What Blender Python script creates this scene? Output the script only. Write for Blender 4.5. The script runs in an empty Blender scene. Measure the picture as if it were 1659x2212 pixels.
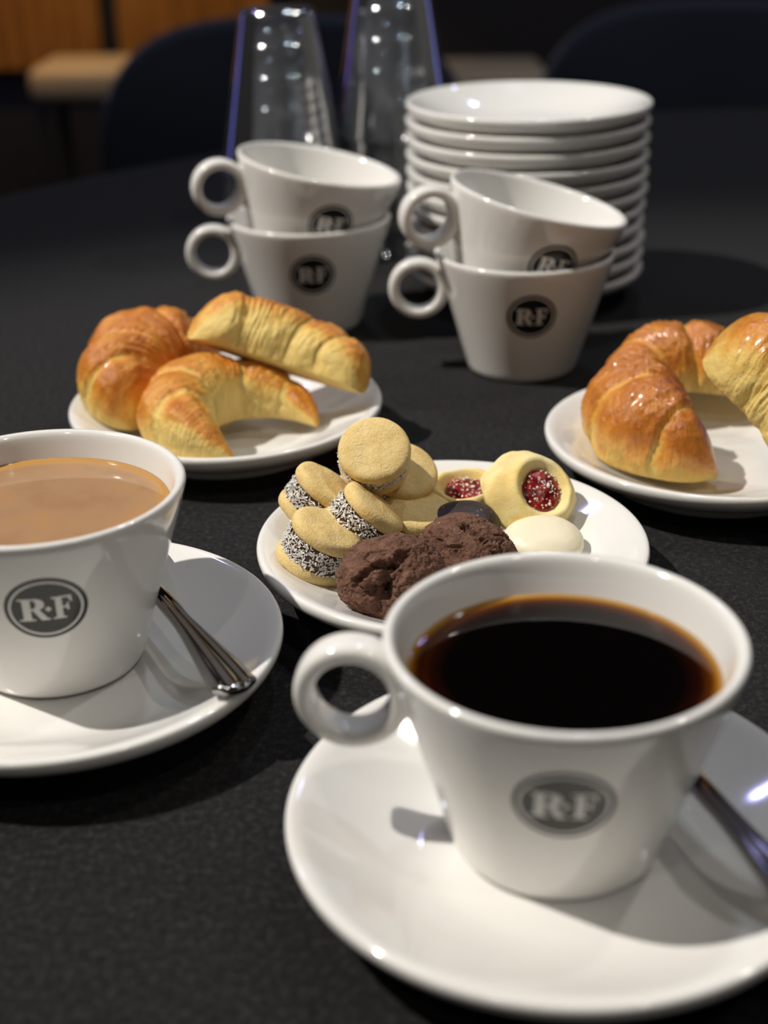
import bpy, bmesh, math, random
from math import sin, cos, pi, radians as rad
from mathutils import Vector, Matrix, Euler, noise
from mathutils.geometry import tessellate_polygon

random.seed(7)
S = bpy.context.scene
COL = S.collection
TZ = 0.75                                  # height of the table top above the floor

# ------------------------------------------------------------------ camera
cd = bpy.data.cameras.new('camera')
cam = bpy.data.objects.new('camera', cd); COL.objects.link(cam)
cam.matrix_world = (Matrix.Translation((0, 0, TZ + 0.25567))
                    @ Matrix.Rotation(pi/2 - 0.441948, 4, 'X') @ Matrix.Rotation(-0.015393, 4, 'Z'))
cd.sensor_fit = 'VERTICAL'; cd.sensor_height = 24.0; cd.sensor_width = 18.0
cd.lens = 3032.5/2212*24.0
cd.clip_start = 0.02; cd.clip_end = 60
cd.dof.use_dof = True; cd.dof.focus_distance = 0.512; cd.dof.aperture_fstop = cd.lens/7.2
S.camera = cam

# ------------------------------------------------------------------ world, lamps, exposure
w = bpy.data.worlds.new('world'); S.world = w; w.use_nodes = True
bg = w.node_tree.nodes['Background']
bg.inputs[0].default_value = (1.0, 0.955, 0.90, 1); bg.inputs[1].default_value = 0.048
S.view_settings.view_transform = 'Standard'; S.view_settings.look = 'None'
S.cycles.transparent_max_bounces = 48
S.view_settings.exposure = 0.0; S.view_settings.gamma = 1.0; S.view_settings.use_curve_mapping = False

CEIL = 2.95
def lamp(kind, loc, energy, color, size, target=None, cone=60):
    l = bpy.data.lights.new('lamp', kind); o = bpy.data.objects.new('lamp_light', l); COL.objects.link(o)
    o.location = loc; l.energy = energy; l.color = color
    if kind == 'AREA': l.shape = 'DISK'; l.size = size
    else: l.shadow_soft_size = size
    if kind == 'SPOT': l.spot_size = rad(cone); l.spot_blend = 0.6
    if target is not None:
        o.rotation_euler = (Vector(target) - Vector(loc)).to_track_quat('-Z', 'Y').to_euler()
    return o
KEY = (-1.45, 0.50, CEIL-0.14)
lamp('SPOT', KEY, 282, (1.0, 0.945, 0.87), 0.020, (0.12, 0.44, TZ), 31)
DOWN = [(-0.75, -0.95, 3.5, (1, .95, .9)), (0.85, -0.55, 5.0, (1, .95, .9)), (1.25, 1.1, 10.0, (1, .95, .88)),
        (0.35, 1.7, 8.5, (.72, .88, 1.0)), (-1.1, 2.4, 6.0, (.45, .45, 1.0)), (0.9, 3.0, 2.5, (.5, .5, 1))]
for x, y, e, c in DOWN:
    lamp('AREA', (x, y, CEIL-0.035), e, c, 0.10)
lamp('SPOT', (-1.0, 2.75, CEIL-0.1), 150, (1.0, 0.62, 0.22), 0.04, (-0.75, 3.45, 0.75), 50)    # amber wash on the bar front

# ------------------------------------------------------------------ helpers
def tag(o, label=None, cat=None, group=None, kind=None):
    if label: o['label'] = label
    if cat: o['category'] = cat
    if group: o['group'] = group
    if kind: o['kind'] = kind
    return o
def mk(name, verts, faces, mat, parent=None, smooth=True, attr=None):
    me = bpy.data.meshes.new(name); me.from_pydata([tuple(v) for v in verts], [], faces); me.update()
    bm = bmesh.new(); bm.from_mesh(me); bmesh.ops.recalc_face_normals(bm, faces=bm.faces); bm.to_mesh(me); bm.free()
    if smooth: me.polygons.foreach_set('use_smooth', [True]*len(me.polygons))
    if attr:
        for k, vals in attr.items():
            a = me.attributes.new(k, 'FLOAT', 'POINT'); a.data.foreach_set('value', vals)
    o = bpy.data.objects.new(name, me); COL.objects.link(o)
    if mat: me.materials.append(mat)
    if parent: o.parent = parent
    return o
def empty(name, M, label=None, cat=None, group=None, kind=None):
    o = bpy.data.objects.new(name, None); COL.objects.link(o); o.empty_display_size = 0.01
    o.matrix_world = M; return tag(o, label, cat, group, kind)
def T(x, y, z, rz=0): return Matrix.Translation((x, y, z+TZ)) @ Matrix.Rotation(rad(rz), 4, 'Z')
def lathe(prof, n=96):
    vs, fs, rings = [], [], []
    for r, z in prof:
        if r < 1e-7: rings.append([len(vs)]); vs.append((0, 0, z))
        else:
            b = len(vs); rings.append(list(range(b, b+n)))
            vs += [(r*cos(2*pi*i/n), r*sin(2*pi*i/n), z) for i in range(n)]
    for a, b in zip(rings, rings[1:]):
        for i in range(n):
            j = (i+1) % n
            if len(a) == 1 and len(b) == 1: continue
            if len(a) == 1: fs.append((a[0], b[j], b[i]))
            elif len(b) == 1: fs.append((a[i], a[j], b[0]))
            else: fs.append((a[i], a[j], b[j], b[i]))
    return vs, fs
def smooth_prof(pts, k=4):
    """Catmull-Rom through the profile points"""
    out = []
    P = [pts[0]] + list(pts) + [pts[-1]]
    for i in range(1, len(P)-2):
        p0, p1, p2, p3 = P[i-1], P[i], P[i+1], P[i+2]
        for s in range(k):
            t = s/k
            out.append(tuple(max(0 if d == 0 else -1, 0.5*((2*p1[d]) + (-p0[d]+p2[d])*t + (2*p0[d]-5*p1[d]+4*p2[d]-p3[d])*t*t + (-p0[d]+3*p1[d]-3*p2[d]+p3[d])*t**3)) for d in (0, 1)))
    out.append(tuple(pts[-1])); return out
def box(x0, x1, y0, y1, z0, z1):
    v = [(x, y, z) for x in (x0, x1) for y in (y0, y1) for z in (z0, z1)]
    return v, [(0, 1, 3, 2), (4, 6, 7, 5), (0, 4, 5, 1), (2, 3, 7, 6), (0, 2, 6, 4), (1, 5, 7, 3)]
def bevel(o, wd, seg=2):
    m = o.modifiers.new('bevel', 'BEVEL'); m.width = wd; m.segments = seg; m.limit_method = 'ANGLE'; return o
def fbm(p, o=4):
    a, s, r = 1.0, 0.0, Vector(p)
    for _ in range(o): s += a*noise.noise(r); r = r*2.03 + Vector((3.1, 1.7, 5.3)); a *= .5
    return s
def sstep(a, b, x):
    t = min(1, max(0, (x-a)/(b-a))); return t*t*(3-2*t)

# ------------------------------------------------------------------ materials
class Mat:
    def __init__(s, name, base=(.8, .8, .8), rough=.5, spec=.5, **kw):
        s.m = bpy.data.materials.new(name); s.m.use_nodes = True
        s.nt = s.m.node_tree; s.b = s.nt.nodes['Principled BSDF']
        s.set('Base Color', (*base, 1)); s.set('Roughness', rough); s.set('Specular IOR Level', spec)
        for k, v in kw.items(): s.set(k.replace('_', ' '), v)
    def set(s, k, v): s.b.inputs[k].default_value = v
    def n(s, t, **kw):
        x = s.nt.nodes.new(t)
        for k, v in kw.items():
            if k in x.inputs: x.inputs[k].default_value = v
            else: setattr(x, k, v)
        return x
    def l(s, a, b): s.nt.links.new(a, b)
    def co(s, kind='Object'): return s.n('ShaderNodeTexCoord').outputs[kind]
    def noise(s, scale, detail=4, co=None, rough=.55):
        x = s.n('ShaderNodeTexNoise'); x.inputs['Scale'].default_value = scale; x.inputs['Detail'].default_value = detail
        x.inputs['Roughness'].default_value = rough
        s.l(co or s.co(), x.inputs['Vector']); return x.outputs['Fac']
    def ramp(s, fac, stops):
        r = s.n('ShaderNodeValToRGB'); e = r.color_ramp.elements
        while len(e) < len(stops): e.new(0.5)
        for i, (p, c) in enumerate(stops): e[i].position = p; e[i].color = (*c, 1) if len(c) == 3 else c
        s.l(fac, r.inputs[0]); return r.outputs[0]
    def math(s, op, a, b=None, c=None):
        x = s.n('ShaderNodeMath'); x.operation = op
        for i, v in enumerate((a, b, c)):
            if v is None: continue
            if isinstance(v, (int, float)): x.inputs[i].default_value = v
            else: s.l(v, x.inputs[i])
        return x.outputs[0]
    def mix(s, fac, a, b):
        x = s.n('ShaderNodeMix'); x.data_type = 'RGBA'
        for i, v in ((0, fac), (6, a), (7, b)):
            if isinstance(v, (int, float)): x.inputs[i].default_value = v
            elif isinstance(v, tuple): x.inputs[i].default_value = (*v, 1)
            else: s.l(v, x.inputs[i])
        return x.outputs[2]
    def attr(s, name):
        a = s.n('ShaderNodeAttribute'); a.attribute_name = name; return a.outputs['Fac']
    def base(s, c): s.l(c, s.b.inputs['Base Color']); return s
    def bump(s, h, dist, strength=1.0):
        x = s.n('ShaderNodeBump'); x.inputs['Distance'].default_value = dist; x.inputs['Strength'].default_value = strength
        s.l(h, x.inputs['Height']); s.l(x.outputs[0], s.b.inputs['Normal']); return s

porc = Mat('porcelain', (.80, .785, .75), .09, .5, Coat_Weight=.3, Coat_Roughness=.04)
printed = Mat('black_print', (.012, .011, .011), .22, .45)
printw = Mat('white_print', (.74, .73, .70), .2, .5)

cloth = Mat('black_cloth', (.016, .0155, .016), .9, .12, Sheen_Weight=.06, Sheen_Roughness=.5)
def _cloth(m):
    c = m.co()
    w1 = m.n('ShaderNodeTexWave', wave_type='BANDS', bands_direction='DIAGONAL'); w1.inputs['Scale'].default_value = 420; m.l(c, w1.inputs[0])
    w2 = m.n('ShaderNodeTexWave', wave_type='BANDS', bands_direction='X'); w2.inputs['Scale'].default_value = 700; w2.inputs['Distortion'].default_value = 1.0; m.l(c, w2.inputs[0])
    f = m.noise(1500, 2, c); g = m.noise(420, 3, c); big = m.noise(9, 3, c)
    h = m.math('ADD', m.math('MULTIPLY', w1.outputs['Fac'], .5), m.math('MULTIPLY', w2.outputs['Fac'], .4))
    h = m.math('ADD', h, f)
    k = m.math('MULTIPLY', m.math('ADD', f, g), .5)
    col = m.ramp(k, [(.36, (.0045, .0044, .0046)), (.52, (.0112, .0109, .0113)), (.70, (.052, .050, .049))])
    m.base(col); m.bump(m.math('ADD', h, m.math('MULTIPLY', big, 3)), .0003, .5)
_cloth(cloth)

crust = Mat('croissant_crust', rough=.3, spec=.4, Coat_Weight=.55, Coat_Roughness=.18)
def _crust(m, gl=.6):
    c = m.co(); b = m.attr('bake')
    n1 = m.noise(90, 5, c, .6); n2 = m.noise(420, 4, c)
    k = m.math('ADD', b, m.math('MULTIPLY', m.math('SUBTRACT', n1, .5), .55))
    k = m.math('ADD', k, m.math('MULTIPLY', m.math('SUBTRACT', n2, .5), .30))
    m.base(m.ramp(k, [(.08, (.78, .57, .185)), (.28, (.76, .49, .115)), (.45, (.72, .33, .055)), (.66, (.58, .195, .024)), (.92, (.33, .085, .010))]))
    r = m.ramp(k, [(.2, (.65,)*3), (.5, (.30,)*3)]); m.l(r, m.b.inputs['Roughness'])
    cw = m.ramp(b, [(.25, (0.0,)*3), (.5, (gl,)*3)]); m.l(cw, m.b.inputs['Coat Weight'])
    st = m.n('ShaderNodeMapping'); st.inputs['Scale'].default_value = (1, 3.5, 1); m.l(c, st.inputs[0])
    h = m.math('ADD', m.noise(170, 5, st.outputs[0], .6), m.math('MULTIPLY', n2, .5))
    m.bump(h, .0016, .7)
_crust(crust)
crust_matt = Mat('croissant_crust_matt', rough=.4, spec=.4)
_crust(crust_matt, .16)

biscuit = Mat('pale_biscuit', rough=.82, spec=.2)
def _bis(m):
    c = m.co(); n1 = m.noise(130, 5, c); n2 = m.noise(1100, 3, c)
    k = m.math('ADD', m.math('MULTIPLY', n1, .6), m.math('MULTIPLY', n2, .4))
    m.base(m.ramp(k, [(.30, (.60, .40, .14)), (.48, (.76, .56, .235)), (.68, (.83, .66, .34))]))
    v = m.n('ShaderNodeTexVoronoi', feature='DISTANCE_TO_EDGE'); v.inputs['Scale'].default_value = 240; m.l(c, v.inputs[0])
    cr = m.ramp(v.outputs['Distance'], [(.0, (0,)*3), (.03, (1,)*3)])
    mask = m.ramp(n1, [(.50, (1,)*3), (.60, (0,)*3)])
    h = m.math('ADD', m.math('MAXIMUM', m.math('MULTIPLY', cr, .8), m.math('MULTIPLY', mask, .8)), n2)
    m.bump(h, .0005, .55)
_bis(biscuit)
yellowdough = Mat('yellow_dough', rough=.75, spec=.25)
def _yd(m):
    c = m.co(); n1 = m.noise(60, 4, c); n2 = m.noise(900, 3, c)
    m.base(m.ramp(m.math('ADD', m.math('MULTIPLY', n1, .8), m.math('MULTIPLY', n2, .2)), [(.32, (.78, .52, .16)), (.50, (.82, .66, .28)), (.68, (.85, .73, .40))]))
    m.bump(m.math('ADD', n1, m.math('MULTIPLY', n2, .5)), .0006, .5)
_yd(yellowdough)
toffee = Mat('caramel_filling', (.055, .020, .007), .3, .5)
coconut = Mat('coconut_flake', (.82, .79, .74), .7, .3)
choco = Mat('cocoa_biscuit', rough=.85, spec=.2)
def _ch(m):
    c = m.co(); n1 = m.noise(260, 6, c, .65); n2 = m.noise(1400, 3, c); a = m.attr('deep')
    col = m.ramp(m.math('ADD', m.math('MULTIPLY', n1, .7), m.math('MULTIPLY', n2, .3)), [(.30, (.066, .031, .020)), (.46, (.135, .066, .043)), (.60, (.195, .102, .069)), (.74, (.33, .20, .14))])
    v = m.n('ShaderNodeTexVoronoi'); v.inputs['Scale'].default_value = 330; m.l(c, v.inputs[0])
    sp = m.ramp(v.outputs['Distance'], [(.10, (1,)*3), (.16, (0,)*3)])
    sep = m.n('ShaderNodeSeparateColor'); m.l(v.outputs['Color'], sep.inputs[0])
    pick = m.math('GREATER_THAN', sep.outputs[0], .80)
    col = m.mix(m.math('MULTIPLY', sp, pick), col, (.42, .30, .22))
    m.base(col)
    m.bump(m.math('ADD', n1, m.math('MULTIPLY', n2, .5)), .0011, .8)
_ch(choco)
darkchoc = Mat('dark_chocolate_glaze', (.034, .021, .018), .46, .35)
def _dc(m):
    c = m.co(); n2 = m.noise(700, 3, c)
    sp = m.ramp(n2, [(.66, (0,)*3), (.72, (1,)*3)])
    m.base(m.mix(sp, (.034, .021, .018), (.30, .26, .22))); m.bump(n2, .0002, .4)
_dc(darkchoc)
ivory = Mat('ivory_glaze', (.85, .775, .565), .42, .4, Subsurface_Weight=.15, Subsurface_Scale=.003)
def _iv(m):
    c = m.co(); n1 = m.noise(45, 3, c)
    m.bump(n1, .0008, .4)
_iv(ivory)
jam = Mat('red_jam', (.20, .012, .010), .16, .6, Subsurface_Weight=.2, Subsurface_Scale=.003)
def _jam(m):
    c = m.co(); n1 = m.noise(200, 4, c)
    m.base(m.ramp(n1, [(.35, (.10, .004, .006)), (.65, (.34, .025, .016))])); m.bump(n1, .0012, .8)
_jam(jam)
crumb = Mat('sugar_crumb', (.80, .70, .58), .6, .4)

coffee = Mat('black_coffee', rough=.02, spec=.5)
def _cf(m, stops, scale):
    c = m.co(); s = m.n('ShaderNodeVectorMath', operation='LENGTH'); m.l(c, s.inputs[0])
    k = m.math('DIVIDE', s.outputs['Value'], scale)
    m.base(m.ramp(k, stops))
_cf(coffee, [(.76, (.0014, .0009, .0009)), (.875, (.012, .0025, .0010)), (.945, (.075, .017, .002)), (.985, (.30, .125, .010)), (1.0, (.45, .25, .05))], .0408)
latte = Mat('milky_coffee', rough=.06, spec=.5)
def _lt(m):
    c = m.co(); s = m.n('ShaderNodeVectorMath', operation='LENGTH'); m.l(c, s.inputs[0])
    k = m.math('DIVIDE', s.outputs['Value'], .0408)
    e = m.ramp(k, [(.90, (0,)*3), (1.0, (1,)*3)])
    col = m.ramp(m.noise(45, 4, c), [(.38, (.345, .195, .098)), (.52, (.375, .222, .118)), (.66, (.41, .225, .105))])
    m.base(m.mix(e, col, (.50, .26, .07)))
_lt(latte)
steel = Mat('polished_steel', (.40, .385, .39), .10, .5, Metallic=1.0)
glass = Mat('clear_glass', (.97, .98, 1.0), .0, .5)
def _gl(m):      # thin-walled glass: clear sheet with Fresnel reflection
    tr = m.n('ShaderNodeBsdfTransparent'); tr.inputs[0].default_value = (.93, .94, .95, 1)
    gl = m.n('ShaderNodeBsdfGlossy'); gl.inputs[0].default_value = (1, 1, 1, 1); gl.inputs['Roughness'].default_value = .09
    fr = m.n('ShaderNodeFresnel'); fr.inputs[0].default_value = 1.75
    mx = m.n('ShaderNodeMixShader'); m.l(fr.outputs[0], mx.inputs[0]); m.l(tr.outputs[0], mx.inputs[1]); m.l(gl.outputs[0], mx.inputs[2])
    df = m.n('ShaderNodeBsdfDiffuse'); df.inputs[0].default_value = (.75, .76, .8, 1)
    m2 = m.n('ShaderNodeMixShader'); m2.inputs[0].default_value = .032; m.l(mx.outputs[0], m2.inputs[1]); m.l(df.outputs[0], m2.inputs[2])
    m.l(m2.outputs[0], m.nt.nodes['Material Output'].inputs['Surface'])
_gl(glass)
navy = Mat('navy_upholstery', (.010, .013, .024), .8, .3, Sheen_Weight=.25, Sheen_Roughness=.4)
blackmetal = Mat('black_metal', (.02, .02, .022), .4, .5)
wood = Mat('amber_wood', rough=.35, spec=.5)
def _wd(m):
    c = m.co(); mp = m.n('ShaderNodeMapping'); mp.inputs['Scale'].default_value = (14, 14, 1.2); m.l(c, mp.inputs[0])
    m.base(m.ramp(m.noise(3, 6, mp.outputs[0]), [(.35, (.20, .075, .012)), (.55, (.34, .14, .022)), (.7, (.42, .19, .04))]))
_wd(wood)
beige = Mat('beige_leather', (.42, .32, .19), .5, .4)
wallm = Mat('dark_plaster', (.05, .042, .036), .8, .2)
floorm = Mat('dark_carpet', (.018, .014, .014), .95, .1)
ceilm = Mat('ceiling_paint', (.10, .095, .09), .8, .2)
trimm = Mat('lamp_trim', (.5, .5, .5), .4, .5)
bluetube = Mat('blue_tube', (.3, .3, .9), .4, .5); bluetube.set('Emission Color', (.22, .24, 1.0, 1)); bluetube.set('Emission Strength', 1.1)
for k_, v_ in list(globals().items()):
    if isinstance(v_, Mat): globals()[k_] = v_.m

# ------------------------------------------------------------------ room shell
def struct(name, vf, mat):
    o = mk(name, vf[0], vf[1], mat, smooth=False); o['kind'] = 'structure'; return o
struct('floor', box(-4, 4.5, -3, 4.5, -.05, 0), floorm)
struct('ceiling', box(-4, 4.5, -3, 4.5, CEIL, CEIL+.05), ceilm)
struct('wall_back', box(-4, 4.5, 4.5, 4.6, 0, CEIL), wallm)
struct('wall_left', box(-4.1, -4, -3, 4.5, 0, CEIL), wallm)

# unseen blue glowing tubes, added so the glass edges reflect violet
for x, y, lb in ((-1.9, 2.3, 'unseen tall blue tube added near the bar to tint the glasses'), (1.9, 2.0, 'unseen tall blue tube added away from the bar to tint the glasses')):
    r = empty('added_glow_tube', Matrix.Translation((x, y, 0)), lb, 'lamp')
    v, f = lathe([(0, 0), (.12, 0), (.12, .02), (.03, .03), (.03, .06), (0, .06)], 24); mk('base', v, f, blackmetal, r)
    v, f = lathe([(0, .05), (.060, .05), (.060, 1.9), (0, 1.9)], 24); mk('tube', v, f, bluetube, r)

# ------------------------------------------------------------------ table and cloth
TC = (0.42, 0.62); TR = 0.92
t = empty('round_table', Matrix.Translation((*TC, 0)), 'round banquet table hidden under the black cloth', 'table')
v, f = lathe([(0, TZ-.003), (TR-.012, TZ-.003), (TR-.008, TZ-.008), (TR-.008, TZ-.028), (TR-.012, TZ-.03), (0, TZ-.03)], 96); mk('tabletop', v, f, wood, t)
v, f = lathe([(0, TZ-.03), (.05, TZ-.03), (.05, .06), (.06, .04), (.32, .015), (.33, 0), (0, 0)], 48); mk('pedestal', v, f, blackmetal, t)
n = 240; vs = [(0, 0, 0)]; fs = []; rows = []
def ring(fn):
    b = len(vs); rows.append(b)
    for i in range(n): vs.append(fn(2*pi*i/n))
for rr in (.2, .4, .6, .8, TR-.03, TR-.012): ring(lambda a, rr=rr: (rr*cos(a), rr*sin(a), 0))
ring(lambda a: ((TR-.002)*cos(a), (TR-.002)*sin(a), -.003)); ring(lambda a: ((TR+.004)*cos(a), (TR+.004)*sin(a), -.012))
for k in range(1, 9):
    d = k/8
    ring(lambda a, d=d: ((TR+.006+.03*d*(1+sin(a*26+sin(a*5)*1.5))*.9)*cos(a), (TR+.006+.03*d*(1+sin(a*26+sin(a*5)*1.5))*.9)*sin(a), -.012-d*(TZ-.03)))
for i in range(n): fs.append((0, rows[0]+i, rows[0]+(i+1) % n))
for a, b in zip(rows, rows[1:]):
    for i in range(n):
        j = (i+1) % n; fs.append((a+i, b+i, b+j, a+j))
o = mk('tablecloth', vs, fs, cloth); o.location = (*TC, TZ)
tag(o, 'black woven tablecloth draped over the round table', 'tablecloth')

# ------------------------------------------------------------------ crockery
SAUCER = smooth_prof([(.0, .0060), (.030, .0060), (.038, .0066), (.0470, .0094), (.056, .0133), (.064, .0174), (.0685, .0198), (.0710, .0207), (.0724, .0208), (.0733, .0202), (.0736, .0189), (.0732, .0172), (.0720, .0155),
                      (.0685, .0128), (.062, .0092), (.055, .0060), (.0505, .0042)], 3) + [(.0494, .0034), (.0487, .0008), (.0478, 0), (.0462, 0), (.0453, .0008), (.0448, .0028), (.038, .0030), (0, .0028)]
sv, sf = lathe(SAUCER, 128)
saucer_mesh = None
def saucer(x, y, z, label, group=None, cat='saucer', name='saucer'):
    global saucer_mesh
    if saucer_mesh is None:
        o = mk(name, sv, sf, porc); saucer_mesh = o.data
    else:
        o = bpy.data.objects.new(name, saucer_mesh); COL.objects.link(o)
    o.location = (x, y, z+TZ); return tag(o, label, cat, group)

CH = .0646
CUP = [(0, .0022), (.024, .0022), (.0255, .0015), (.0256, .0003), (.0262, 0), (.0272, .0), (.0285, .0008), (.0294, .0024), (.0300, .0046)]
def r_out(z): return .0300 + (z-.0046)*(.0466-.0300)/(.0600-.0046)
CUP += [(r_out(z), z) for z in (.012, .022, .032, .042, .052)] + [(.0464, .0592), (.0469, .0612), (.0474, .0630), (.0473, .0640), (.0466, .0646), (.0455, .0646), (.0446, .0640), (.0440, .0628), (.0435, .0612)]
def r_in(z): return .0288 + (z-.0085)*(.0430-.0288)/(.0595-.0085)
CUP += [(r_in(z), z) for z in (.0595, .05, .04, .03, .02, .0125)] + [(.0283, .0085), (.0268, .0062), (.024, .0050), (.018, .0045), (0, .0043)]
cv, cf = lathe(CUP, 112)
def handle_mesh():
    vs, fs = [], []; N, Mm = 72, 20; c = Vector((-.0558, 0, .0446)); R = .01315; a = .0029; b = .0056
    for i in range(N):
        th = 2*pi*i/N
        # the band widens a little where it meets the wall
        bb = b*(1+.18*max(0, cos(th))**3); aa = a*(1+.12*max(0, cos(th))**3)
        for j in range(Mm):
            ph = 2*pi*j/Mm; s, q = cos(ph), sin(ph)
            rr = R + aa*math.copysign(abs(s)**.75, s); yy = bb*math.copysign(abs(q)**.62, q)
            vs.append((c.x+rr*cos(th), yy, c.z+rr*sin(th)))
    for i in range(N):
        for j in range(Mm):
            fs.append((i*Mm+j, ((i+1) % N)*Mm+j, ((i+1) % N)*Mm+(j+1) % Mm, i*Mm+(j+1) % Mm))
    return vs, fs
hv, hf = handle_mesh()
ZC = .0402; SL = math.atan2(.0466-.0304, .056)
def onwall(s, tt, off):
    z = ZC + tt*cos(SL); r = r_out(z)+off; a = -pi/2 + s/r_out(z); return (r*cos(a), r*sin(a), z - off*sin(SL))
def disc_patch(r0, r1, off, rings=8, seg=64):
    vs, fs = [], []
    for k in range(rings+1):
        rr = r0+(r1-r0)*k/rings
        for i in range(seg): vs.append(onwall(rr*cos(2*pi*i/seg), rr*sin(2*pi*i/seg), off))
    for k in range(rings):
        for i in range(seg): fs.append((k*seg+i, (k+1)*seg+i, (k+1)*seg+(i+1) % seg, k*seg+(i+1) % seg))
    return vs, fs
Fp = [(0, 0), (.58, 0), (.58, .06), (.44, .09), (.44, .46), (.60, .46), (.66, .34), (.72, .34), (.72, .68), (.66, .68), (.60, .54), (.44, .54), (.44, .92), (.70, .92), (.82, .70), (.88, .70), (.86, 1), (0, 1), (0, .94), (.16, .91), (.16, .09), (0, .06)]
Rp = [(0, 0), (.56, 0), (.56, .06), (.43, .09), (.43, .47), (.50, .47), (.76, 0), (1.06, 0), (1.06, .06), (.96, .09), (.72, .50), (.84, .56), (.90, .66), (.91, .76), (.87, .87), (.77, .96), (.62, 1), (0, 1), (0, .94), (.15, .91), (.15, .09), (0, .06)]
Rh = [(.43, .55), (.43, .92), (.52, .92), (.60, .86), (.62, .74), (.59, .61), (.52, .55)]
def letter(loops, x0, y0, sx, sy):
    L3 = [[Vector((p[0], p[1], 0)) for p in lp] for lp in loops]
    tris = tessellate_polygon(L3); pts = [p for lp in loops for p in lp]
    bm = bmesh.new(); V = [bm.verts.new((x0+p[0]*sx, y0+p[1]*sy, 0)) for p in pts]
    for tr in tris:
        try: bm.faces.new([V[i] for i in tr])
        except ValueError: pass
    bmesh.ops.recalc_face_normals(bm, faces=bm.faces)
    bmesh.ops.subdivide_edges(bm, edges=bm.edges[:], cuts=2, use_grid_fill=True)
    for vv in bm.verts: vv.co = onwall(vv.co.x, vv.co.y, .00018)
    bm.verts.index_update()
    vs = [tuple(vv.co) for vv in bm.verts]; fs = [[x.index for x in fc.verts] for fc in bm.faces]; bm.free(); return vs, fs
hcap = .0094
cup_parts = None
def cup(M, label, group=None):
    global cup_parts
    r = empty('coffee_cup', M, label, 'cup', group)
    if cup_parts is None:
        b = mk('cup_body', cv, cf, porc, r); h = mk('handle', hv, hf, porc, r)
        d = mk('logo', *disc_patch(.00001, .0128, .00006), printed, r); d['label'] = 'round black printed R·F emblem'
        rg = mk('logo_ring', *disc_patch(.0106, .0114, .00015, 2), printw, d)
        R_ = mk('letter_r', *letter([Rp, Rh], -.0084, -hcap/2-.0001, .0088, hcap), printw, d)
        F_ = mk('letter_f', *letter([Fp], .0018, -hcap/2-.0001, .0070, hcap), printw, d)
        dm = mk('dot', *letter([[(0, -1), (1, 0), (0, 1), (-1, 0)]], .0006, -.0002, .00105, .00115), printw, d)
        cup_parts = (b, h, d, rg, R_, F_, dm)
    else:
        nd = None
        for i, p in enumerate(cup_parts):
            c = p.copy(); COL.objects.link(c); c.parent = r if i < 3 else nd
            if i == 2: nd = c
    return r
def tilted(rimx, rimy, rimz, tilt, rot):
    M = Matrix.Translation((rimx, rimy, rimz+TZ)) @ Matrix.Rotation(rad(tilt), 4, 'Y') @ Matrix.Rotation(rad(rot), 4, 'Z')
    return M @ Matrix.Translation((0, 0, -CH))

FC = (.0464, .3157); LC = (-.1118, .4155)
cup(T(*FC, .0062, -5.8), 'white cup full of black coffee')
cup(T(*LC, .0069, 11.6), 'white cup full of milky coffee')
cup(T(.0759, .7235, .0002, .3), 'upright empty white cup standing on the cloth in front of the saucer stack')
cup(tilted(.0829, .7250, .0914, 14.2, 14), 'tilted empty white cup nested in the cup in front of the saucer stack')
cup(T(-.0410, .8065, .0002, 4.5), 'upright empty white cup standing on the cloth in front of the stacked glasses')
cup(tilted(-.0335, .8080, .0938, 11.2, 16.7), 'tilted empty white cup nested in the cup in front of the stacked glasses')

saucer(.0456, .3085, .0002, 'white saucer under the cup of black coffee, spoon on it')
saucer(-.1078, .4050, .0002, 'white saucer under the cup of milky coffee, spoon on it')
CK = (.0255, .4738); PL = (-.0737, .6239); PR = (.1456, .5758)
saucer(*CK, .0002, 'white plate holding sandwich biscuits, jam biscuits and chocolate biscuits', name='plate', cat='plate')
saucer(*PL, .0002, 'white plate holding three matt golden croissants', name='plate', cat='plate')
saucer(*PR, .0002, 'white plate holding shiny glazed croissants', name='plate', cat='plate')
ORD = ['', 'second', 'third', 'fourth', 'fifth', 'sixth', 'seventh', 'eighth', 'ninth', 'tenth']
rs = random.Random(3)
for k in range(11):
    lb = ('bottom white saucer of the tall saucer stack' if k == 0 else 'topmost white saucer of the tall saucer stack' if k == 10 else 'white saucer %s from the top of the tall saucer stack' % ORD[10-k])
    saucer(.0898+rs.uniform(-1, 1)*.0006*(k > 0), .8628+rs.uniform(-1, 1)*.0006*(k > 0), .0002+k*.0098, lb, 'saucers in the tall stack')

def liquid(name, M, mat, lv, label, cat):
    R = r_in(lv)
    pr = [(0, lv), (R*.5, lv), (R-.0022, lv), (R-.0008, lv+.00015), (R+.0001, lv+.0006), (r_in(lv-.004)+.00005, lv-.004), (r_in(lv-.012)+.00005, lv-.012), (0, lv-.012)]
    v, f = lathe([(a, z-lv) for a, z in pr], 96)
    o = mk(name, v, f, mat); o.matrix_world = M @ Matrix.Translation((0, 0, lv)); return tag(o, label, cat)
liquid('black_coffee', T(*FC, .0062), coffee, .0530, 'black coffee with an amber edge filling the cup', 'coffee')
liquid('milky_coffee', T(*LC, .0069), latte, .0550, 'light brown milky coffee filling the cup', 'coffee')

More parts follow.
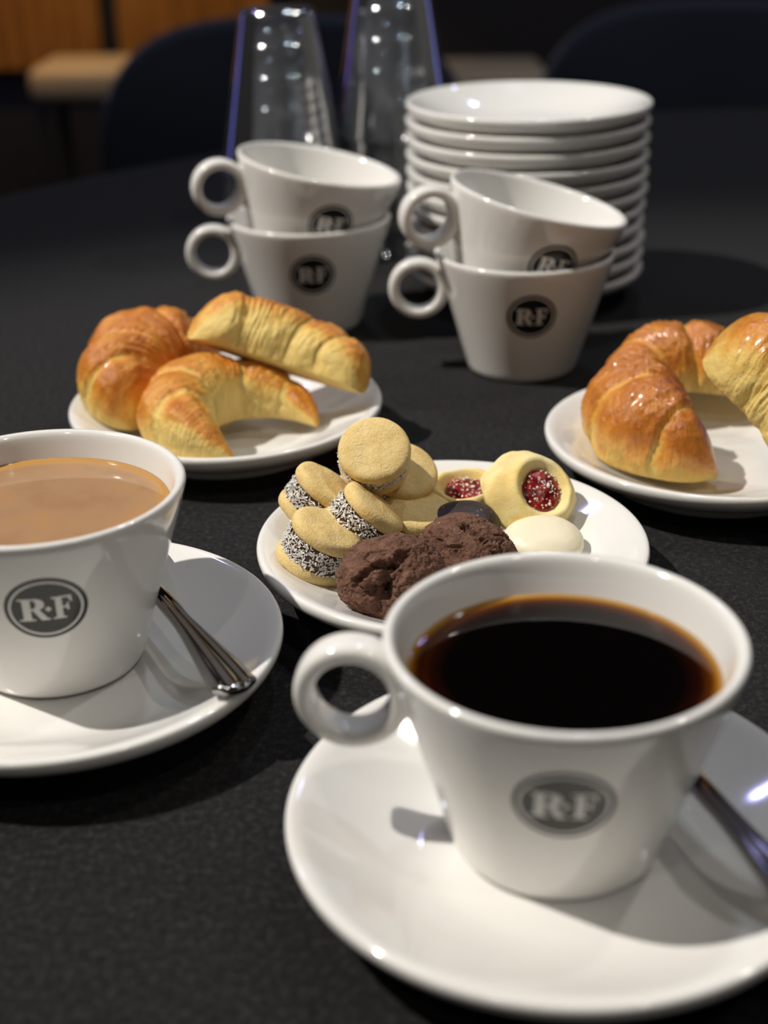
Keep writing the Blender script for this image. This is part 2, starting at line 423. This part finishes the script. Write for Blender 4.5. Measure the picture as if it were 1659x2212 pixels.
# ------------------------------------------------------------------ spoons
def spoon(end, direction, zend, zbowl, label):
    L = .128; N, K = 64, 21
    def wd(s):      # half width along the spoon, 0 = handle end
        if s < .060: return .0072 - .0038*sstep(0, .055, s)
        if s < .085: return .0034 - .0010*sstep(.060, .085, s)
        u = (s-.085)/(.128-.085); return max(.0024*(1-sstep(0, .3, u)), .0125*math.sqrt(max(0, 1-((u-.56)/.46)**2)) if abs(u-.56) < .46 else 0.0004)
    vs, fs = [], []
    for side in (1, -1):
        for i in range(N+1):
            s = L*i/N; hw = wd(s)
            if i == N: hw = .0006
            z0 = .0005*sin(min(1, s/.085)*pi)*2
            bowl = 0
            if s > .085: bowl = sin(pi*min(1, max(0, (s-.085)/(L-.085))))
            for j in range(K):
                q = -1+2*j/(K-1)
                th = .0009 + .0005*(1-q*q)
                z = z0 + side*th*.9
                if s < .075:
                    fl = cos(q*pi*3.0)*.00045*(1-sstep(.05, .075, s)); z += fl if side > 0 else 0
                    if s < .004: z += (.0008*(1-s/.004))*(1 if side > 0 else .3)
                z += -bowl*.0042*(1-q*q*.9) + (.002*bowl)
                x = s + (.0035*(abs(q)**2) if s < .02 else 0)*(1-s/.02) - (0)
                vs.append((x, q*hw, z))
    O = (N+1)*K
    for i in range(N):
        for j in range(K-1):
            a = i*K+j; fs.append((a, a+K, a+K+1, a+1)); fs.append((O+a, O+a+1, O+a+K+1, O+a+K))
        for j in (0, K-1):
            a = i*K+j; q = (a, O+a, O+a+K, a+K); fs.append(q if j == 0 else q[::-1])
    for j in range(K-1):
        fs.append((j, j+1, O+j+1, O+j)); a = N*K+j; fs.append((a, O+a, O+a+1, a+1))
    ang = math.atan2(direction[1], direction[0]); pit = math.asin((zend-zbowl)/L)
    o = mk('teaspoon', vs, fs, steel)
    o.matrix_world = Matrix.Translation((end[0], end[1], zend+TZ)) @ Matrix.Rotation(ang, 4, 'Z') @ Matrix.Rotation(pit, 4, 'Y')
    return tag(o, label, 'spoon')
spoon((-.0450, .3635), (-.46, .887), .0240, .0218, 'steel teaspoon with fluted handle lying beside the cup of milky coffee')
spoon((.1045, .2490), (-.286, .957), .0240, .0208, 'steel teaspoon lying beside the cup of black coffee')

# ------------------------------------------------------------------ stacked tumblers, upside down
GH = .105
def tumbler():
    return lathe([(0, GH), (.020, GH), (.0235, GH-.0008), (.0248, GH-.0035), (.0255, GH-.010), (.0415, .0012), (.0413, .0002), (.0405, 0), (.0398, .0006), (.0240, GH-.014), (.0225, GH-.0165), (.018, GH-.0175), (0, GH-.0178)], 64)
gv, gf = tumbler(); gm = None
for gx, gy, cnt, lb in ((-.0640, .958, 4, 'behind the empty cups'), (.0105, .985, 5, 'beside the tall saucer stack')):
    for k in range(cnt):
        if gm is None: o = mk('drinking_glass', gv, gf, glass); gm = o.data; gm.flip_normals()     # the thick walls glint as light leaves the glass
        else: o = bpy.data.objects.new('drinking_glass', gm); COL.objects.link(o)
        o.location = (gx, gy, TZ+.0003+k*.0195)
        tag(o, ('topmost clear upside-down tumbler' if k == cnt-1 else 'bottom clear upside-down tumbler' if k == 0 else 'clear upside-down tumbler %s from the top' % ORD[cnt-1-k]) + ' in the glass stack ' + lb, 'glass', 'glasses stacked ' + lb)

# ------------------------------------------------------------------ croissants
def croissant(M, label, Rc=.032, A=75, W=.019, H=.020, edges=(-1, -.6, -.25, .25, .6, 1), seed=0, taper=.62, pale=0.0, tipw=.28, glaze=1.0, dark=0.0, skew=0.0, arm_pale=0.0, arm=1.0):
    """rolled dough: overlapping bands round a bent spine, tips towards local -y, flat pale bottom"""
    N, K = 230, 96; A = rad(A); vs, bk = [], []; sd = Vector((seed*7.3, seed*3.1, seed*1.7))
    for i in range(N+1):
        t = -1+2*i/N
        env = max(0, 1-abs(t+skew*(1-t*t))**2.4)**taper*(1-tipw)+tipw*max(0, 1-abs(t)**10)**.5
        for j in range(K):
            ph = 2*pi*j/K; s, c = sin(ph), cos(ph)
            te = t + .07*sin(ph+seed*1.3) + .05*noise.noise(Vector((t*2, s*1.2, c*1.2))+sd)
            te = max(-.9999, min(.9999, te))
            for b in range(len(edges)-1):
                if edges[b] <= te < edges[b+1]: break
            fr = (te-edges[b])/(edges[b+1]-edges[b])
            if (edges[b]+edges[b+1])/2 < 0: fr = 1-fr      # 0 = tucked inner edge, 1 = free outer lip
            mid = edges[b] < 0 < edges[b+1]
            if mid: fr = abs(2*((te-edges[b])/(edges[b+1]-edges[b]))-1)
            prof = (1.05-.08*fr**2.5) if mid else (.90+.135*sstep(0, .45, fr)-.04*sstep(.6, 1, fr))
            up = sstep(-.7, .1, s)
            rr = env*(1+up*(prof-1))
            p = Vector((t*2.2, s*.9, c*.9))
            lum = .085*fbm(p*1.3+sd, 2) + .03*fbm(p*4+sd, 3) + .010*fbm(Vector((t*40, s*5, c*5))+sd, 3)
            layer = .016*sin(fr*2*pi*4.5+3*noise.noise(p*2+sd))*sstep(.2, .8, noise.noise(p*1.5+sd*2)+.5)*up
            rr *= 1+lum+layer
            a = W*rr*c; z = H*rr*s
            zb = -.50*H*env
            if z < zb: z = zb + (z-zb)*.15
            th = t*A*(1 if t < 0 else arm); R_ = Rc + a
            vs.append((R_*sin(th), R_*cos(th) - Rc*cos(A*.5), z + .60*H*env + H*.10))
            tuck = (1-sstep(0, .22, fr))*up*(0 if mid else 1)
            side_in = sstep(.25, -.85, c)
            bb = .10 + .56*sstep(-.50, .45, s) + dark - .30*tuck - pale*(.50*side_in*sstep(.95, .3, s) + .10) - .20*sstep(.86, 1.0, abs(t)) + 2.0*layer + .12*fbm(p*2.1-sd, 2) - arm_pale*sstep(-.38, -.72, t)*sstep(.95, .55, s)
            bk.append(max(0, bb))
    fs = []
    for i in range(N):
        for j in range(K):
            fs.append((i*K+j, (i+1)*K+j, (i+1)*K+(j+1) % K, i*K+(j+1) % K))
    fs.append(tuple(range(K))); fs.append(tuple(range(N*K+K-1, N*K-1, -1)))
    o = mk('croissant', vs, fs, crust if glaze > .5 else crust_matt, attr={'bake': bk}); o.matrix_world = M
    return tag(o, label, 'croissant')
def TM(x, y, z, rx=0, ry=0, rz=0): return Matrix.Translation((x, y, z+TZ)) @ Euler((rad(rx), rad(ry), rad(rz))).to_matrix().to_4x4()
# plate of matt croissants
croissant(TM(-.1145, .6465, .0135, 13, 0, 58), 'golden brown matt croissant lying flat at the back of its plate', Rc=.033, A=78, W=.0225, H=.0245, seed=1, pale=.1, glaze=0)
croissant(TM(-.0735, .6035, .0110, 0, 0, 54), 'golden croissant with pale cut belly, its two tips pointing off the plate edge', Rc=.0325, A=122, W=.0175, H=.0200, seed=2, pale=.9, glaze=0, taper=.9, tipw=.10, edges=(-1, -.55, -.2, .25, .62, 1), skew=.12, arm_pale=.42)
croissant(TM(-.0500, .6275, .0320, -30, 15, -12), 'golden croissant with pale underside leaning across the top of two others', Rc=.064, A=40.5, W=.0165, H=.0190, seed=3, pale=.9, glaze=0, tipw=.55, edges=(-1, -.50, .12, .55, 1), skew=.25)
# plate of shiny croissants
croissant(TM(.1215, .5810, .0075, 0, 0, 88), 'dark amber glazed croissant lying flat with a curled pointed tip', Rc=.031, A=92, W=.0225, H=.0265, seed=4, dark=.06, taper=.7, tipw=.12, arm=.42, edges=(-1, -.62, -.18, .45, .75, 1))
croissant(TM(.1420, .6220, .0195, -6, 0, 2), 'amber glazed croissant at the back of its plate, behind the shiny others', Rc=.034, A=70, W=.018, H=.020, seed=5, edges=(-1, -.5, 0.05, .5, 1))
croissant(TM(.1645, .5330, .0328, -6, 28, -69), 'amber glazed croissant resting on top with its pale crumb side showing', Rc=.058, A=52, W=.0225, H=.0245, seed=6, pale=.75, tipw=.5, edges=(-1, -.4, .2, .6, 1))

# ------------------------------------------------------------------ sandwich biscuits with coconut
def biscuit_disc(seed, R=.0140, h=.0060):
    n, prof = 64, []
    pr = [(0, 0), (R*.5, 0), (R*.86, .0001), (R*.95, .0006), (R*.995, h*.3), (R, h*.5), (R*.975, h*.75), (R*.90, h*.92), (R*.75, h*1.02), (R*.5, h*1.07), (R*.25, h*1.09), (0, h*1.10)]
    pr = smooth_prof(pr, 3); v, f = lathe(pr, n); sd = Vector((seed*5.1, seed*2.3, 0)); out = []
    for p in v:
        p = Vector(p); q = p*130+sd
        k = 1+.035*noise.noise(Vector((p.x, p.y, 0))*55+sd)
        p.x *= k; p.y *= k; p.z += .0004*fbm(q, 3)*(p.z/h)
        out.append(p)
    return out, f
def flakes(seed, R, h, cnt=1050, arc=None):
    rg = random.Random(seed); vs, fs = [], []
    for _ in range(cnt):
        a = rg.uniform(0, 2*pi); z = rg.uniform(-.02, 1.02)*h
        c = Vector(((R+rg.uniform(-.0001, .0006))*cos(a), (R+rg.uniform(-.0001, .0006))*sin(a), z))
        L, Wd, Th = rg.uniform(.0007, .0023), rg.uniform(.0003, .0008), .00012
        q = Euler((rg.gauss(0, .5), rg.gauss(0, .5), rg.uniform(0, 6.3))).to_matrix()
        fr = Matrix(((-sin(a), 0, cos(a)), (cos(a), 0, sin(a)), (0, 1, 0)))
        b = len(vs)
        for x, y, zz in [(sx*L*.5, sy*Wd*.5*(1 if sx < 0 else .6), sz*Th) for sx in (-1, 1) for sy in (-1, 1) for sz in (-.5, .5)]:
            vs.append(c + fr @ (q @ Vector((x, y, zz))))
        fs += [tuple(b+i for i in q_) for q_ in [(0, 1, 3, 2), (4, 6, 7, 5), (0, 4, 5, 1), (2, 3, 7, 6), (0, 2, 6, 4), (1, 5, 7, 3)]]
    return vs, fs
def alfajor(c, axis, label, seed, R=.0140, hf=.0065, spin=0, hd=.0058):
    """c = centre of the biscuit (table coordinates), axis = direction of its top"""
    q = Vector(axis).normalized().to_track_quat('Z', 'Y').to_matrix().to_4x4()
    hd_t = hd; tot = 2*hd_t+hf
    r = empty('sandwich_biscuit', Matrix.Translation((c[0], c[1], c[2]+TZ)) @ q @ Matrix.Rotation(spin, 4, 'Z') @ Matrix.Translation((0, 0, -tot/2)), label, 'biscuit', 'coconut sandwich biscuits')
    v, f = biscuit_disc(seed, R, hd)
    lo = mk('biscuit_disc', [(p.x, -p.y, hd-p.z) for p in v], f, biscuit, r)
    v, f = biscuit_disc(seed+40, R*rs.uniform(.98, 1.02), hd); mk('biscuit_disc', [(p.x+.0004, p.y, p.z+hd+hf) for p in v], f, biscuit, r)
    Rf = R*.93
    v, f = lathe(smooth_prof([(0, hd-.0004), (Rf*.9, hd-.0004), (Rf*.99, hd+hf*.15), (Rf*1.01, hd+hf*.5), (Rf*.99, hd+hf*.85), (Rf*.9, hd+hf+.0004), (0, hd+hf+.0004)], 3), 48)
    mk('caramel_filling', v, f, toffee, r)
    fl = mk('coconut_flakes', *flakes(seed, Rf, hf), coconut, r, smooth=False)
    fl.location = (0, 0, hd); fl['kind'] = 'stuff'
    return r
alfajor((-.0035, .4960, .0445), (-.06, -.62, .78), 'round coconut sandwich biscuit perched on top of the biscuit pile', 11, hf=.0040)
alfajor((.0060, .5090, .0290), (.30, -.45, .84), 'coconut sandwich biscuit at the back, directly under the topmost one', 12, hf=.0050)
alfajor((.0130, .4930, .0170), (.20, -.16, .96), 'coconut sandwich biscuit lying behind the cracked chocolate biscuits', 13, hf=.0050)
alfajor((-.0080, .4785, .0255), (.66, .10, .75), 'steeply tilted coconut sandwich biscuit in the middle, dark filling facing outward', 14, hf=.0070)
alfajor((-.0250, .4930, .0275), (.58, .04, .81), 'coconut sandwich biscuit at the back edge of the pile with only coconut and top showing', 15, hf=.0070)
alfajor((-.0243, .4640, .0222), (.46, .0, .88), 'coconut sandwich biscuit at the outer edge of the pile, lowest and lying almost flat', 16, hf=.0080)

# ------------------------------------------------------------------ other biscuits
def ico(sub):
    bm = bmesh.new(); bmesh.ops.create_icosphere(bm, subdivisions=sub, radius=1.0)
    bm.verts.index_update()
    v = [x.co.copy() for x in bm.verts]; f = [[y.index for y in x.verts] for x in bm.faces]; bm.free(); return v, f
I6, I5, I1 = ico(7), ico(6), ico(1)
def pathdist(p, path):
    d = 9
    for a, b in zip(path, path[1:]):
        a, b = Vector(a), Vector(b); ab = b-a; u = max(0, min(1, (p-a).dot(ab)/ab.dot(ab))); d = min(d, (p-(a+ab*u)).length)
    return d
def choc(M, dims, seed, label, cracks=1.0, paths=(), pits=()):
    vs, dp = [], []; sd = Vector((seed*11.3, seed*4.7, seed*2.9))
    for p in I6[0]:
        d = 1 + .10*fbm(p*1.3+sd, 2) + .045*fbm(p*4+sd, 4) + .022*fbm(p*16+sd, 3)
        w1 = noise.noise(p*1.5+sd*1.3) + .16*noise.noise(p*5+sd) + .08*noise.noise(p*12+sd)
        ck = 1-sstep(0, .075, abs(w1)); msk = sstep(-.15, .25, noise.noise(p*1.1+sd*.7))
        w2 = noise.noise(p*2.9+sd*2.1) + .2*noise.noise(p*8+sd); ck2 = 1-sstep(0, .05, abs(w2))
        hole = sstep(.35, .62, noise.noise(p*1.7+sd*3.3))
        deep = cracks*(.17*ck*msk + .05*ck2) + .22*cracks*hole*(1+.35*noise.noise(p*14+sd))
        for pth, wd_, dep in paths:
            e = pathdist(p, pth)+.06*noise.noise(p*7+sd)+.035*noise.noise(p*17+sd); deep += dep*(1-sstep(wd_*.5, wd_*.95, e)); d += .025*math.exp(-((e-wd_*1.3)/.05)**2)
        for ct, rd, dep in pits:
            e = (p-Vector(ct)).length+.10*noise.noise(p*6+sd)+.05*noise.noise(p*15+sd); deep += dep*(1-sstep(rd*.6, rd, e))*(1+.4*noise.noise(p*20+sd))
        d -= deep
        z = p.z if p.z > 0 else p.z*.75
        vs.append((p.x*dims[0]*d, p.y*dims[1]*d, z*dims[2]*d)); dp.append(deep)
    o = mk('chocolate_biscuit', vs, I6[1], choco, attr={'deep': dp}); o.matrix_world = M
    return tag(o, label, 'biscuit')
choc(TM(.0022, .4390, .0223, 24, -8, 10), (.0195, .0165, .0135), 1, 'rough brown chocolate biscuit with deep open cracks, beside the outermost sandwich biscuit', .55,
     paths=[([(-.30, -.80, .52), (-.16, -.52, .84), (.02, -.25, .97), (.28, -.10, .95)], .14, .26), ([(-.70, -.35, .62), (-.35, -.2, .91), (.02, -.25, .97)], .10, .18)], pits=[((-.30, -.74, .60), .30, .24)])
choc(TM(.0305, .4635, .0190, 18, 12, -20), (.0185, .0160, .0130), 2, 'rough brown chocolate biscuit with fine cracks, resting against the dark glazed biscuit', .5,
     paths=[([(-.15, .05, .98), (.25, -.18, .95), (.62, -.30, .72)], .10, .17), ([(-.7, -.3, .64), (-.5, -.45, .74)], .05, .07)])

def dome(M, dims, mat, name, label, seed, low=.55, pw=2.6):
    vs = []; sd = Vector((seed*3.3, 1.1*seed, 0))
    for p in I5[0]:
        r = math.hypot(p.x, p.y); q = Vector((p.x, p.y, p.z))
        k = 1/((abs(r)**pw+abs(p.z)**pw)**(1/pw)) if True else 1
        q *= k; q *= 1+.03*noise.noise(p*1.5+sd)+.008*noise.noise(p*6+sd)
        if q.z < 0: q.z *= low
        vs.append((q.x*dims[0], q.y*dims[1], q.z*dims[2]))
    o = mk(name, vs, I5[1], mat); o.matrix_world = M; return tag(o, label, 'biscuit')
dome(TM(.0606, .4800, .0149, 8, 0, 0), (.0157, .0140, .0072), ivory, 'glazed_biscuit', 'smooth ivory glazed oval biscuit in front of the jam biscuit', 3, low=.75, pw=2.3)
dome(TM(.0300, .4890, .0165, 12, -6, 10), (.0150, .0130, .0088), darkchoc, 'glazed_biscuit', 'smooth dark chocolate glazed biscuit behind the rough brown ones', 5, low=.8, pw=2.4)

def jam_biscuit(M, label, seed, R=.0185, h=.0125, dc=(.004, 0), dr=(.0088, .0100)):
    r = empty('jam_biscuit', M, label, 'biscuit', 'jam biscuits')
    sd = Vector((seed*2.7, seed*1.9, .3))
    def dent(x, y):
        e = math.hypot((x-dc[0])/dr[0], (y-dc[1])/dr[1]); return e
    vs = []
    for p in I5[0]:
        rr = math.hypot(p.x, p.y); k = 1/((rr**2.5+abs(p.z)**2.5)**(1/2.5)); q = p*k
        lump = 1+.15*noise.noise(p*1.4+sd)+.02*noise.noise(p*5+sd)
        x, y, z = q.x*R*lump, q.y*R*lump*.92, q.z*h*lump*(.62 if q.z > 0 else .5)
        if q.z > 0:
            e = dent(x, y); z -= .0052*(1-sstep(.65, 1.25, e)); z += .0016*math.exp(-((e-1.35)/.25)**2)
        vs.append((x, y, z))
    mk('biscuit_base', vs, I5[1], yellowdough, r)
    vs, fs = [(dc[0], dc[1], h*.62-.0012)], []; rows, seg = 10, 48
    for k in range(1, rows+1):
        u = k/rows
        for i in range(seg):
            a = 2*pi*i/seg; wob = 1+.16*noise.noise(Vector((cos(a)*1.3, sin(a)*1.3, seed)))
            x = dc[0]+dr[0]*1.0*u*wob*cos(a); y = dc[1]+dr[1]*1.0*u*wob*sin(a)
            z = h*.62-.0012-.0026*u**2.2 + .0006*noise.noise(Vector((x, y, seed))*260)*(1-u)
            if k == rows: z -= .002
            vs.append((x, y, z))
    for i in range(seg): fs.append((0, 1+i, 1+(i+1) % seg))
    for k in range(rows-1):
        b = 1+k*seg
        for i in range(seg): fs.append((b+i, b+seg+i, b+seg+(i+1) % seg, b+(i+1) % seg))
    mk('jam', vs, fs, jam, r)
    rg = random.Random(seed); vs, fs = [], []
    for _ in range(100):
        a = rg.uniform(0, 2*pi); u = rg.uniform(0, 1.1)**.6; s = rg.uniform(.00018, .00048)*(2.2 if rg.random() < .06 else 1)
        c = Vector((dc[0]+dr[0]*u*cos(a), dc[1]+dr[1]*u*sin(a), h*.62-.0012-.0026*u**2.2+s*.4)); b = len(vs)
        st = Vector((rg.uniform(.6, 1.4), rg.uniform(.6, 1.4), rg.uniform(.5, 1)))
        for p in I1[0]: vs.append((c.x+p.x*s*st.x, c.y+p.y*s*st.y, c.z+p.z*s*st.z))
        fs += [[b+i for i in f] for f in I1[1]]
    o = mk('sugar_crumbs', vs, fs, crumb, r, smooth=False); o['kind'] = 'stuff'
    return r
jam_biscuit(TM(.0570, .5040, .0240, 40, 12, 6), 'large yellow jam biscuit with red jam and sugar crumbs, propped up behind the ivory biscuit', 1)
jam_biscuit(TM(.0310, .5180, .0165, 12, -6, 15), 'yellow jam biscuit half hidden behind the large jam biscuit', 2, R=.0165, h=.011, dr=(.0092, .0085), dc=(.002, 0))

# ------------------------------------------------------------------ chairs, stools and bar front behind the table
def chair(x, y, rz, label):
    """seat faces local -y (towards the table)"""
    r = empty('upholstered_chair', Matrix.Translation((x, y, 0)) @ Matrix.Rotation(rad(rz), 4, 'Z'), label, 'chair', 'navy chairs around the table')
    o = mk('seat', *box(-.25, .25, -.44, .0, .40, .48), navy, r); bevel(o, .03, 3)
    hw, top, bot, th = .275, .787, .42, .05; pts = []; N = 24
    for i in range(N+1):
        a = pi*i/N; pts.append((hw*math.copysign(abs(cos(a))**.62, cos(a)), bot+.16+(top-bot-.16)*sin(a)**.75))
    pts = [(hw, bot)] + pts + [(-hw, bot)]
    vs, fs = [], []; n = len(pts)
    for d in (0, 1):
        for px, pz in pts:
            bend = .06*(px/hw)**2
            vs.append((px*(1 if d else .98), .02+d*th-bend, pz-(0 if d else .004)))
    for i in range(n-1): fs.append((i, i+1, n+i+1, n+i))
    fs.append((n-1, 0, n, 2*n-1))
    for d in (0, 1):
        c = len(vs); vs.append((0, .02+d*th+(.012 if d else -.012), (top+bot)/2))
        for i in range(n):
            a, b = d*n+i, d*n+(i+1) % n; fs.append((c, b, a) if d == 0 else (c, a, b))
    o = mk('backrest', vs, fs, navy, r); bevel(o, .012, 3)
    for lx in (-.2, .2):
        for ly in (-.43, .02):
            v, f = lathe([(0, .41), (.017, .41), (.012, 0), (0, 0)], 16)
            mk('leg', [(a+lx, b+ly, c) for a, b, c in v], f, blackmetal, r)
chair(-.135, 2.12, 4, 'navy chair with rounded back standing behind the stacked glasses')
chair(.52, 2.25, -6, 'navy chair with rounded back standing behind the tall saucer stack')

BY = 3.45
b = empty('bar_counter', Matrix.Translation((-.6, BY, 0)), 'amber wood panelled bar counter front behind the chairs', 'counter')
mk('counter_body', *box(-2.2, .38, .03, .55, .0, 1.05), blackmetal, b, smooth=False)
mk('countertop', *box(-2.25, .43, -.03, .6, 1.05, 1.09), wood, b, smooth=False)
for i in range(6):
    x0 = -2.0 + i*.395
    o = mk('wood_panel', *box(x0+.02, x0+.375, 0, .03, .54, 1.03), wood, b, smooth=False); bevel(o, .006)
def stool(x, y, wd, label):
    r = empty('bar_stool', Matrix.Translation((x, y, 0)), label, 'stool', 'stools at the bar')
    o = mk('seat_cushion', *box(-wd/2, wd/2, -.12, .12, .53, .60), beige, r); bevel(o, .02, 3)
    for lx in (-1, 1):
        for ly in (-1, 1):
            o = mk('leg', *box(lx*(wd/2-.02)-.012, lx*(wd/2-.02)+.012, ly*.1-.012, ly*.1+.012, 0, .53), blackmetal, r, smooth=False)
stool(-.63, 3.15, .20, 'low stool with beige cushion standing in front of the amber wood panels')
stool(.235, 3.0, .22, 'low stool with beige cushion standing between the two navy chairs, in dim light')
